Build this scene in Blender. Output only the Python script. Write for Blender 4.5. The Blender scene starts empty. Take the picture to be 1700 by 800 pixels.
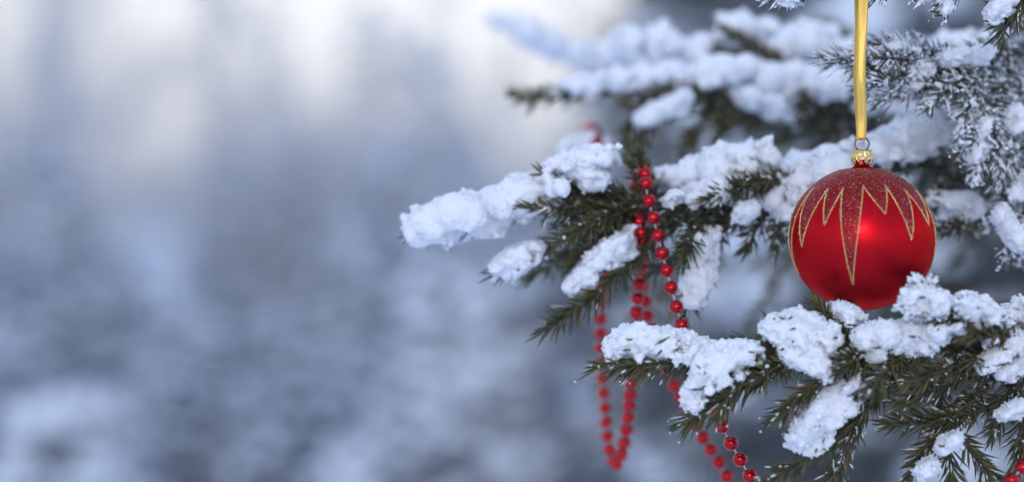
import bpy, math, random
import numpy as np
from mathutils import Vector

rad = math.radians
SC = bpy.context.scene

# ------------------------------------------------------------------ camera
CAM_Z = 1.5
FOCUS = 1.325
cam_d = bpy.data.cameras.new('camera')
cam_d.lens = 85.0
cam_d.sensor_width = 36.0
cam_d.clip_start = 0.05
cam_d.clip_end = 2000.0
cam_d.dof.use_dof = True
cam_d.dof.focus_distance = FOCUS
cam_d.dof.aperture_fstop = 2.8
cam_d.dof.aperture_blades = 0
cam = bpy.data.objects.new('camera', cam_d)
cam.location = (0, 0, CAM_Z)
cam.rotation_euler = (rad(90), 0, 0)
SC.collection.objects.link(cam)
SC.camera = cam

# ------------------------------------------------------------------ world and sun
SUN_ELEV = 15.0
SUN_AZ = 187.0            # compass-like angle of the sun, 0 = +Y (view direction), 180 = behind the camera
world = bpy.data.worlds.new('World')
SC.world = world
world.use_nodes = True
wn, wl = world.node_tree.nodes, world.node_tree.links
wn.clear()
w_out = wn.new('ShaderNodeOutputWorld')
w_bg = wn.new('ShaderNodeBackground')
w_sky = wn.new('ShaderNodeTexSky')
w_sky.sky_type = 'NISHITA'
w_sky.sun_disc = False
w_sky.sun_elevation = rad(SUN_ELEV)
w_sky.sun_rotation = rad(SUN_AZ)
w_sky.air_density = 1.0
w_sky.dust_density = 1.0
w_sky.ozone_density = 1.0
w_bg.inputs['Strength'].default_value = 0.15
# thin high overcast over the clear sky: whitish low down, bluer overhead, the same all the way round
w_tc = wn.new('ShaderNodeTexCoord')
w_sep = wn.new('ShaderNodeSeparateXYZ')
w_mr = wn.new('ShaderNodeMapRange')
w_mr.inputs['From Min'].default_value = 0.06
w_mr.inputs['From Max'].default_value = 0.32
w_cl = wn.new('ShaderNodeMix')
w_cl.data_type = 'RGBA'
w_cl.inputs[6].default_value = (9.6, 9.2, 8.6, 1)
w_cl.inputs[7].default_value = (2.9, 3.8, 5.8, 1)
w_mix = wn.new('ShaderNodeMix')
w_mix.data_type = 'RGBA'
w_mix.inputs[0].default_value = 0.92
wl.new(w_tc.outputs['Generated'], w_sep.inputs[0])
wl.new(w_sep.outputs['Z'], w_mr.inputs['Value'])
wl.new(w_mr.outputs['Result'], w_cl.inputs[0])
wl.new(w_sky.outputs[0], w_mix.inputs[6])
wl.new(w_cl.outputs[2], w_mix.inputs[7])
wl.new(w_mix.outputs[2], w_bg.inputs['Color'])
wl.new(w_bg.outputs[0], w_out.inputs['Surface'])

sun_d = bpy.data.lights.new('sun', 'SUN')
sun_d.energy = 0.6
sun_d.angle = rad(12)
sun_d.color = (1.0, 0.95, 0.90)
sun = bpy.data.objects.new('sun', sun_d)
az, el = rad(SUN_AZ), rad(SUN_ELEV)
to_sun = Vector((math.sin(az) * math.cos(el), math.cos(az) * math.cos(el), math.sin(el)))
sun.rotation_euler = to_sun.to_track_quat('Z', 'Y').to_euler()
sun.location = (-1, -4, 6)
SC.collection.objects.link(sun)

SC.view_settings.view_transform = 'Standard'
SC.view_settings.look = 'None'
SC.view_settings.exposure = 0.36
SC.view_settings.gamma = 1.0
SC.view_settings.use_curve_mapping = False
SC.render.engine = 'CYCLES'
SC.cycles.use_denoising = True
SC.cycles.max_bounces = 8
SC.cycles.diffuse_bounces = 3
SC.cycles.glossy_bounces = 3
SC.cycles.transmission_bounces = 2
SC.cycles.caustics_reflective = False
SC.cycles.caustics_refractive = False
SC.cycles.sample_clamp_indirect = 6.0

# ------------------------------------------------------------------ helpers
rng = np.random.default_rng(7)
random.seed(7)
K = 36.0 / 85.0 / 1700.0            # metres across one photo pixel at one metre
UP = np.array([0.0, 0.0, 1.0])


def P(px, py, d):
    return np.array([(px - 850.0) * K * d, d, CAM_Z + (400.0 - py) * K * d])


def mat(name, color=(0.8, 0.8, 0.8), rough=0.5, metal=0.0):
    m = bpy.data.materials.new(name)
    m.use_nodes = True
    b = m.node_tree.nodes['Principled BSDF']
    b.inputs['Base Color'].default_value = (*color, 1)
    b.inputs['Roughness'].default_value = rough
    b.inputs['Metallic'].default_value = metal
    return m, m.node_tree.nodes, m.node_tree.links, b


def add_noise_bump(N, L, b, scale, strength, dist, detail=3.0):
    tc = N.new('ShaderNodeTexCoord')
    nz = N.new('ShaderNodeTexNoise')
    nz.inputs['Scale'].default_value = scale
    nz.inputs['Detail'].default_value = detail
    bp = N.new('ShaderNodeBump')
    bp.inputs['Strength'].default_value = strength
    bp.inputs['Distance'].default_value = dist
    L.new(tc.outputs['Object'], nz.inputs['Vector'])
    L.new(nz.outputs['Fac'], bp.inputs['Height'])
    L.new(bp.outputs['Normal'], b.inputs['Normal'])
    return nz


def ramp(N, stops):
    r = N.new('ShaderNodeValToRGB')
    e = r.color_ramp.elements
    while len(e) < len(stops):
        e.new(0.5)
    for k, (p, c) in enumerate(stops):
        e[k].position = p
        e[k].color = (*c, 1)
    return r


# ------------------------------------------------------------------ materials
M = {}
m, N, L, b = mat('snow', (0.87, 0.89, 0.93), 0.6)
b.inputs['Specular IOR Level'].default_value = 0.35
add_noise_bump(N, L, b, 750.0, 0.6, 0.0009, 3.0)
M['snow'] = m

m, N, L, b = mat('rear_snow', (0.87, 0.89, 0.93), 0.7)
M['rear_snow'] = m

m, N, L, b = mat('frost', (0.84, 0.87, 0.92), 0.4)
b.inputs['Specular IOR Level'].default_value = 0.4
M['frost'] = m

m, N, L, b = mat('ice_drop', (0.86, 0.89, 0.93), 0.08)
b.inputs['Transmission Weight'].default_value = 0.35
M['ice'] = m

m, N, L, b = mat('needle', (0.03, 0.045, 0.02), 0.42)
g = N.new('ShaderNodeNewGeometry')
r = ramp(N, [(0.0, (0.036, 0.048, 0.018)), (0.45, (0.074, 0.082, 0.028)), (0.78, (0.115, 0.112, 0.038)), (0.92, (0.15, 0.115, 0.046)), (1.0, (0.24, 0.14, 0.055))])
L.new(g.outputs['Random Per Island'], r.inputs['Fac'])
L.new(r.outputs['Color'], b.inputs['Base Color'])
b.inputs['Specular IOR Level'].default_value = 0.4
M['needle'] = m

m, N, L, b = mat('rimed_needle', (0.3, 0.32, 0.32), 0.6)
g = N.new('ShaderNodeNewGeometry')
r = ramp(N, [(0.0, (0.03, 0.04, 0.022)), (0.55, (0.07, 0.085, 0.06)), (1.0, (0.36, 0.39, 0.40))])
L.new(g.outputs['Random Per Island'], r.inputs['Fac'])
L.new(r.outputs['Color'], b.inputs['Base Color'])
M['rimed_needle'] = m

m, N, L, b = mat('bark', (0.09, 0.06, 0.04), 0.85)
nz = add_noise_bump(N, L, b, 260.0, 0.9, 0.002, 5.0)
r = ramp(N, [(0.3, (0.045, 0.032, 0.022)), (0.7, (0.15, 0.105, 0.065))])
L.new(nz.outputs['Fac'], r.inputs['Fac'])
L.new(r.outputs['Color'], b.inputs['Base Color'])
M['bark'] = m

# bauble: satin metallic red glass with a thin lacquer and a fine mottling
m, N, L, b = mat('red_satin_glass', (0.52, 0.004, 0.011), 0.30, 0.92)
tc = N.new('ShaderNodeTexCoord')
nz = N.new('ShaderNodeTexNoise')
nz.inputs['Scale'].default_value = 70.0
nz.inputs['Detail'].default_value = 6.0
mr = N.new('ShaderNodeMapRange')
mr.inputs['To Min'].default_value = 0.32
mr.inputs['To Max'].default_value = 0.44
L.new(tc.outputs['Object'], nz.inputs['Vector'])
L.new(nz.outputs['Fac'], mr.inputs['Value'])
L.new(mr.outputs['Result'], b.inputs['Roughness'])
b.inputs['Specular Tint'].default_value = (1.0, 0.12, 0.16, 1)
b.inputs['Coat Weight'].default_value = 0.05
b.inputs['Coat Roughness'].default_value = 0.12
M['red_ball'] = m

m, N, L, b = mat('frosted_red', (0.26, 0.035, 0.05), 0.46, 0.88)
tc = N.new('ShaderNodeTexCoord')
vo = N.new('ShaderNodeTexVoronoi')
vo.inputs['Scale'].default_value = 1400.0
r = ramp(N, [(0.0, (0.30, 0.006, 0.010)), (0.7, (0.36, 0.014, 0.018)), (0.93, (0.42, 0.06, 0.05)), (1.0, (0.62, 0.30, 0.22))])
L.new(tc.outputs['Object'], vo.inputs['Vector'])
sp = N.new('ShaderNodeSeparateColor')
L.new(vo.outputs['Color'], sp.inputs['Color'])
L.new(sp.outputs['Red'], r.inputs['Fac'])
L.new(r.outputs['Color'], b.inputs['Base Color'])
bp = N.new('ShaderNodeBump')
bp.inputs['Strength'].default_value = 0.6
bp.inputs['Distance'].default_value = 0.0004
L.new(sp.outputs['Green'], bp.inputs['Height'])
L.new(bp.outputs['Normal'], b.inputs['Normal'])
M['frosted_red'] = m

m, N, L, b = mat('gold_glitter', (0.62, 0.40, 0.13), 0.35, 0.8)
g = N.new('ShaderNodeNewGeometry')
r = ramp(N, [(0.0, (0.42, 0.24, 0.08)), (0.6, (0.75, 0.50, 0.20)), (1.0, (0.95, 0.80, 0.50))])
L.new(g.outputs['Random Per Island'], r.inputs['Fac'])
L.new(r.outputs['Color'], b.inputs['Base Color'])
M['glitter'] = m

m, N, L, b = mat('gold_cap', (0.80, 0.56, 0.24), 0.22, 1.0)
tc = N.new('ShaderNodeTexCoord')
vo = N.new('ShaderNodeTexVoronoi')
vo.inputs['Scale'].default_value = 520.0
bp = N.new('ShaderNodeBump')
bp.inputs['Strength'].default_value = 0.45
bp.inputs['Distance'].default_value = 0.0008
L.new(tc.outputs['Object'], vo.inputs['Vector'])
L.new(vo.outputs['Distance'], bp.inputs['Height'])
L.new(bp.outputs['Normal'], b.inputs['Normal'])
M['gold_cap'] = m

m, N, L, b = mat('wire', (0.16, 0.14, 0.10), 0.35, 1.0)
M['wire'] = m

m, N, L, b = mat('gold_ribbon', (0.78, 0.50, 0.12), 0.22, 0.9)
tc = N.new('ShaderNodeTexCoord')
wv = N.new('ShaderNodeTexWave')
wv.wave_type = 'BANDS'
wv.bands_direction = 'Z'
wv.inputs['Scale'].default_value = 900.0
wv.inputs['Distortion'].default_value = 1.0
bp = N.new('ShaderNodeBump')
bp.inputs['Strength'].default_value = 0.25
bp.inputs['Distance'].default_value = 0.0003
L.new(tc.outputs['Object'], wv.inputs['Vector'])
L.new(wv.outputs['Fac'], bp.inputs['Height'])
L.new(bp.outputs['Normal'], b.inputs['Normal'])
b.inputs['Sheen Weight'].default_value = 0.2
M['ribbon'] = m

m, N, L, b = mat('red_bead', (0.50, 0.005, 0.013), 0.15, 0.92)
b.inputs['Coat Weight'].default_value = 0.3
b.inputs['Coat Roughness'].default_value = 0.08
M['bead'] = m

m, N, L, b = mat('thread', (0.62, 0.60, 0.62), 0.4, 0.2)
M['thread'] = m

# background
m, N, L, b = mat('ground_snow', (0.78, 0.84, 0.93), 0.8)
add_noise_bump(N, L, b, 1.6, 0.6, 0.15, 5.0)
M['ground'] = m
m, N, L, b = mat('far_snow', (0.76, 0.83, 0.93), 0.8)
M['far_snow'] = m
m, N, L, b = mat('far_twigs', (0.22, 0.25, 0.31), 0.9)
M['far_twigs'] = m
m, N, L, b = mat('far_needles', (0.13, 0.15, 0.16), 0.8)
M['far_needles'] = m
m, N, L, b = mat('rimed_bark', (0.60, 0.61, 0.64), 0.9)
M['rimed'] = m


# ------------------------------------------------------------------ mesh helpers
def mesh_obj(name, V, F, mats, parent=None, smooth=True, mi=None, kind=None, base=None):
    """V (n,3) in world metres, F a list of int arrays (m,k) with k = 3 or 4."""
    V = np.asarray(V, dtype=np.float32)
    me = bpy.data.meshes.new(name)
    loops = np.concatenate([np.asarray(f, dtype=np.int32).ravel() for f in F])
    tot = np.concatenate([np.full(len(f), np.asarray(f).shape[1], dtype=np.int32) for f in F])
    start = np.concatenate([[0], np.cumsum(tot)[:-1]]).astype(np.int32)
    origin = np.array(base if base is not None else (0, 0, 0), dtype=np.float32)
    if parent is not None:
        origin = np.array(parent['_o'], dtype=np.float32)
    me.vertices.add(len(V))
    me.vertices.foreach_set('co', (V - origin).ravel())
    me.loops.add(len(loops))
    me.loops.foreach_set('vertex_index', loops)
    me.polygons.add(len(tot))
    me.polygons.foreach_set('loop_start', start)
    me.polygons.foreach_set('loop_total', tot)
    if mi is not None:
        me.polygons.foreach_set('material_index', np.asarray(mi, dtype=np.int32))
    me.polygons.foreach_set('use_smooth', np.full(len(tot), bool(smooth)))
    for q in mats:
        me.materials.append(M[q])
    me.update(calc_edges=True)
    me.validate()
    o = bpy.data.objects.new(name, me)
    SC.collection.objects.link(o)
    if parent is not None:
        o.parent = parent
        o['_o'] = [float(x) for x in origin]
    else:
        o.location = [float(x) for x in origin]
        o['_o'] = [float(x) for x in origin]
    if kind:
        o['kind'] = kind
    return o


def empty(name, loc):
    o = bpy.data.objects.new(name, None)
    o.location = [float(x) for x in loc]
    o.empty_display_size = 0.05
    o['_o'] = [float(x) for x in loc]
    SC.collection.objects.link(o)
    return o


def tag(o, label, cat, group=None, kind=None):
    o['label'] = label
    if cat:
        o['category'] = cat
    if group:
        o['group'] = group
    if kind:
        o['kind'] = kind
    return o


class Geo:
    """collects pieces: verts, tri faces, quad faces, with material index"""
    def __init__(self):
        self.V, self.T, self.Q, self.TM, self.QM, self.n = [], [], [], [], [], 0

    def add(self, V, T=None, Q=None, mi=0):
        V = np.asarray(V, dtype=float).reshape(-1, 3)
        if T is not None and len(T):
            self.T.append(np.asarray(T) + self.n)
            self.TM.append(np.full(len(T), mi))
        if Q is not None and len(Q):
            self.Q.append(np.asarray(Q) + self.n)
            self.QM.append(np.full(len(Q), mi))
        self.V.append(V)
        self.n += len(V)

    def obj(self, name, mats, parent=None, **kw):
        F, mi = [], []
        if self.T:
            F.append(np.concatenate(self.T)); mi.append(np.concatenate(self.TM))
        if self.Q:
            F.append(np.concatenate(self.Q)); mi.append(np.concatenate(self.QM))
        return mesh_obj(name, np.concatenate(self.V), F, mats, parent, mi=np.concatenate(mi), **kw)


def spline(pts, step=0.004):
    """Catmull-Rom through pts (n,3), resampled at an even step"""
    p = np.asarray(pts, dtype=float)
    if len(p) == 2:
        q = np.linspace(p[0], p[1], 12)
    else:
        e = np.vstack([2 * p[0] - p[1], p, 2 * p[-1] - p[-2]])
        out = []
        for i in range(len(p) - 1):
            t = np.linspace(0, 1, 16, endpoint=False)[:, None]
            a, b_, c, d = e[i], e[i + 1], e[i + 2], e[i + 3]
            out.append(0.5 * ((2 * b_) + (c - a) * t + (2 * a - 5 * b_ + 4 * c - d) * t ** 2 + (3 * b_ - a - 3 * c + d) * t ** 3))
        q = np.vstack(out + [p[-1:]])
    s = np.concatenate([[0], np.cumsum(np.linalg.norm(np.diff(q, axis=0), axis=1))])
    n = max(3, int(round(s[-1] / step)) + 1)
    u = np.linspace(0, s[-1], n)
    return np.stack([np.interp(u, s, q[:, k]) for k in range(3)], axis=1), u


def frames(q):
    t = np.gradient(q, axis=0)
    t /= np.linalg.norm(t, axis=1)[:, None] + 1e-12
    ref = np.where((np.abs(t[:, 2]) > 0.95)[:, None], np.array([[0, 1.0, 0]]), UP[None])
    s = np.cross(t, ref)
    s /= np.linalg.norm(s, axis=1)[:, None] + 1e-12
    u = np.cross(s, t)
    return t, s, u


def tube(geo, q, r, k=6, mi=0, cap=True):
    q = np.asarray(q, dtype=float)
    r = np.broadcast_to(np.asarray(r, dtype=float), (len(q),))
    t, s, u = frames(q)
    a = np.arange(k) * 2 * math.pi / k
    V = q[:, None] + r[:, None, None] * (np.cos(a)[None, :, None] * s[:, None] + np.sin(a)[None, :, None] * u[:, None])
    n = len(q)
    i = np.arange(n - 1)[:, None] * k
    j = np.arange(k)[None]
    j2 = (j + 1) % k
    Q = np.stack([i + j, i + j2, i + k + j2, i + k + j], axis=-1).reshape(-1, 4)
    V = V.reshape(-1, 3)
    T = None
    if cap:
        V = np.vstack([V, q[0], q[-1] + t[-1] * r[-1]])
        c0, c1 = n * k, n * k + 1
        jj = np.arange(k); kk = (jj + 1) % k
        T = np.vstack([np.stack([np.full(k, c0), kk, jj], 1), np.stack([np.full(k, c1), (n - 1) * k + jj, (n - 1) * k + kk], 1)])
    geo.add(V, T, Q, mi)


def needles(geo, pos, dirs, ln, w, bend, mi=0):
    """tapered three-sided needles with a slight curve"""
    n = len(pos)
    ref = rng.normal(size=(n, 3))
    a = np.cross(dirs, ref); a /= np.linalg.norm(a, axis=1)[:, None]
    b_ = np.cross(dirs, a)
    V = np.zeros((n, 7, 3))
    cen1 = pos + dirs * ln[:, None] * 0.55 + bend
    tip = pos + dirs * ln[:, None] + bend * 1.2
    for k in range(3):
        th = 2 * math.pi * k / 3
        off = (math.cos(th) * a + math.sin(th) * b_) * w[:, None]
        V[:, k] = pos + off * 0.6
        V[:, 3 + k] = cen1 + off
    V[:, 6] = tip
    o = np.arange(n)[:, None] * 7
    Q = np.concatenate([o + np.array([[k, (k + 1) % 3, 3 + (k + 1) % 3, 3 + k]]) for k in range(3)])
    T = np.concatenate([o + np.array([[3 + k, 3 + (k + 1) % 3, 6]]) for k in range(3)])
    geo.add(V.reshape(-1, 3), T, Q, mi)
    return tip


PH = (1 + 5 ** 0.5) / 2
ICO_V = np.array([[-1, PH, 0], [1, PH, 0], [-1, -PH, 0], [1, -PH, 0], [0, -1, PH], [0, 1, PH], [0, -1, -PH], [0, 1, -PH],
                  [PH, 0, -1], [PH, 0, 1], [-PH, 0, -1], [-PH, 0, 1]], dtype=float) / math.sqrt(1 + PH * PH)
ICO_F = np.array([[0, 11, 5], [0, 5, 1], [0, 1, 7], [0, 7, 10], [0, 10, 11], [1, 5, 9], [5, 11, 4], [11, 10, 2], [10, 7, 6], [7, 1, 8],
                  [3, 9, 4], [3, 4, 2], [3, 2, 6], [3, 6, 8], [3, 8, 9], [4, 9, 5], [2, 4, 11], [6, 2, 10], [8, 6, 7], [9, 8, 1]])
OCT_V = np.array([[1, 0, 0], [-1, 0, 0], [0, 1, 0], [0, -1, 0], [0, 0, 1], [0, 0, -1]], dtype=float)
OCT_F = np.array([[0, 2, 4], [2, 1, 4], [1, 3, 4], [3, 0, 4], [2, 0, 5], [1, 2, 5], [3, 1, 5], [0, 3, 5]])


def rand_rot(n):
    q = rng.normal(size=(n, 4)); q /= np.linalg.norm(q, axis=1)[:, None]
    w, x, y, z = q.T
    return np.stack([np.stack([1 - 2 * (y * y + z * z), 2 * (x * y - z * w), 2 * (x * z + y * w)], -1),
                     np.stack([2 * (x * y + z * w), 1 - 2 * (x * x + z * z), 2 * (y * z - x * w)], -1),
                     np.stack([2 * (x * z - y * w), 2 * (y * z + x * w), 1 - 2 * (x * x + y * y)], -1)], 1)


def grains(geo, pos, r, kind='oct', stretch=(0.6, 1.5), mi=0):
    n = len(pos)
    if n == 0:
        return
    BV, BF = (OCT_V, OCT_F) if kind == 'oct' else (ICO_V, ICO_F)
    S = rng.uniform(stretch[0], stretch[1], size=(n, 1, 3))
    R = rand_rot(n)
    V = np.einsum('nij,nkj->nki', R, BV[None] * S * rng.uniform(0.85, 1.15, size=(n, len(BV), 1)))
    V = pos[:, None] + V * np.asarray(r).reshape(-1, 1, 1)
    F = (np.arange(n)[:, None, None] * len(BV) + BF[None]).reshape(-1, 3)
    geo.add(V.reshape(-1, 3), F, None, mi)


# ------------------------------------------------------------------ snow as an implicit surface
def lattice_noise(shape, h, lam):
    out_idx, out_w, dims = [], [], []
    for n in shape:
        x = np.arange(n) * h / lam + rng.uniform(0, 1)
        i = np.floor(x).astype(int); f = x - i
        f = f * f * (3 - 2 * f)
        out_idx.append(i); out_w.append(f); dims.append(i[-1] + 2)
    G = rng.uniform(-1, 1, size=dims)
    for ax in range(3):
        i, f = out_idx[ax], out_w[ax]
        sh = [1, 1, 1]; sh[ax] = -1
        f = f.reshape(sh)
        G = np.take(G, i, axis=ax) * (1 - f) + np.take(G, i + 1, axis=ax) * f
    return G


def surface_nets(F, o, h):
    S = F < 0
    nx, ny, nz = F.shape
    c = np.zeros((nx - 1, ny - 1, nz - 1), dtype=np.int8)
    for dx in (0, 1):
        for dy in (0, 1):
            for dz in (0, 1):
                c += S[dx:nx - 1 + dx, dy:ny - 1 + dy, dz:nz - 1 + dz]
    I, J, Kk = np.nonzero((c > 0) & (c < 8))
    if len(I) == 0:
        return None, None
    idx = -np.ones(c.shape, dtype=np.int64)
    idx[I, J, Kk] = np.arange(len(I))
    acc = np.zeros((len(I), 3)); cnt = np.zeros(len(I))
    for ax in range(3):
        a1, a2 = [k for k in range(3) if k != ax]
        for p in (0, 1):
            for q in (0, 1):
                off = np.zeros(3, dtype=int); off[a1] = p; off[a2] = q
                off2 = off.copy(); off2[ax] = 1
                f0 = F[I + off[0], J + off[1], Kk + off[2]]
                f1 = F[I + off2[0], J + off2[1], Kk + off2[2]]
                m_ = (f0 < 0) != (f1 < 0)
                t = np.where(m_, f0 / np.where(m_, f0 - f1, 1), 0)
                pt = np.repeat(off[None].astype(float), len(I), 0)
                pt[:, ax] += t
                acc[m_] += pt[m_]; cnt[m_] += 1
    V = np.stack([I, J, Kk], 1) + acc / cnt[:, None]
    V = V * h + o
    Q = []
    for ax in range(3):
        a1, a2 = (ax + 1) % 3, (ax + 2) % 3
        sl0 = [slice(None)] * 3; sl1 = [slice(None)] * 3
        sl0[ax] = slice(0, -1); sl1[ax] = slice(1, None)
        d = S[tuple(sl0)] != S[tuple(sl1)]
        E = np.stack(np.nonzero(d), 1)
        E = E[(E[:, a1] > 0) & (E[:, a2] > 0) & (E[:, a1] < F.shape[a1] - 1) & (E[:, a2] < F.shape[a2] - 1)]
        inside0 = S[E[:, 0], E[:, 1], E[:, 2]]
        def cell(da, db):
            e = E.copy(); e[:, a1] += da; e[:, a2] += db
            return idx[e[:, 0], e[:, 1], e[:, 2]]
        q = np.stack([cell(-1, -1), cell(0, -1), cell(0, 0), cell(-1, 0)], 1)
        q[~inside0] = q[~inside0][:, ::-1]
        Q.append(q)
    Q = np.concatenate(Q)
    Q = Q[(Q >= 0).all(1)]
    return V, Q


def islands(n, Q):
    lab = np.arange(n)
    E = np.vstack([Q[:, [0, 1]], Q[:, [1, 2]], Q[:, [2, 3]], Q[:, [3, 0]]])
    while True:
        a, b_ = lab[E[:, 0]], lab[E[:, 1]]
        lo = np.minimum(a, b_)
        new = lab.copy()
        np.minimum.at(new, a, lo); np.minimum.at(new, b_, lo)
        np.minimum.at(new, E[:, 0], lo); np.minimum.at(new, E[:, 1], lo)
        for _ in range(6):
            new = new[new]
        if (new == lab).all():
            return lab
        lab = new


def snow_mesh(C, R, h, rough=1.0, axis=None, carve=1.0):
    """C (n,3) blob centres, R radii -> verts, quads of one lumpy mass of snow"""
    pad = 0.012 + 12 * h
    lo, hi = (C - R[:, None]).min(0) - pad * 0.4, (C + R[:, None]).max(0) + pad * 0.4
    n = np.ceil((hi - lo) / h).astype(int) + 2
    F = np.full(n, 0.02)
    kk = 0.0045
    ax = [lo[k] + np.arange(n[k]) * h for k in range(3)]
    for c, r in zip(C, R):
        w = r + 0.010
        s = [slice(max(0, int((c[k] - w - lo[k]) / h)), min(n[k], int((c[k] + w - lo[k]) / h) + 2)) for k in range(3)]
        X = (ax[0][s[0]] - c[0])[:, None, None]; Y = (ax[1][s[1]] - c[1])[None, :, None]; Z = (ax[2][s[2]] - c[2])[None, None, :]
        d = np.sqrt(X * X + Y * Y + Z * Z) - r
        a = F[tuple(s)]
        hh = np.clip(0.5 + 0.5 * (a - d) / kk, 0, 1)
        F[tuple(s)] = a * (1 - hh) + d * hh - kk * hh * (1 - hh)
    F += lattice_noise(n, h, 0.019) * 0.0019 * rough
    F += lattice_noise(n, h, 0.011) * 0.0011 * rough
    F += lattice_noise(n, h, 0.0044) * 0.0006 * rough
    if h < 0.0016:
        F += lattice_noise(n, h, 0.0019) * 0.0009 * rough
    # the needles comb the underside: ragged notches below the middle line
    if axis is not None:
        zc = np.interp(ax[0], axis[0], axis[1]); rr_ = np.interp(ax[0], axis[0], axis[2])
        wgt = np.clip((zc[:, None] - ax[2][None]) / rr_[:, None] + 0.35, 0, 1.2)[:, None, :]
    else:
        wgt = 0.45
    F += np.clip(lattice_noise(n, h, 0.0062) + 0.15, 0, 1) * 0.0050 * carve * wgt
    F[0], F[-1], F[:, 0], F[:, -1], F[:, :, 0], F[:, :, -1] = [0.02] * 6
    return surface_nets(F, lo, h)


# ------------------------------------------------------------------ the near spruce
TREE_BASE = np.array([0.86, 2.02, 0.02])
tree = empty('spruce_tree', TREE_BASE)
tag(tree, 'snow-laden spruce tree reaching its needled branches in from the right edge', 'spruce tree')

g = Geo()
tq = np.array([[0.86, 2.02, 0.02], [0.865, 2.025, 0.6], [0.87, 2.02, 1.3], [0.872, 2.02, 2.0], [0.87, 2.02, 2.9]])
tq, _ = spline(tq, 0.05)
tube(g, tq, np.linspace(0.075, 0.028, len(tq)) * (1 + 0.06 * rng.normal(size=len(tq))), 14)
g.obj('trunk', ['bark'], tree)


def trunk_at(z):
    return np.array([0.868, 2.02, z])


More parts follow.
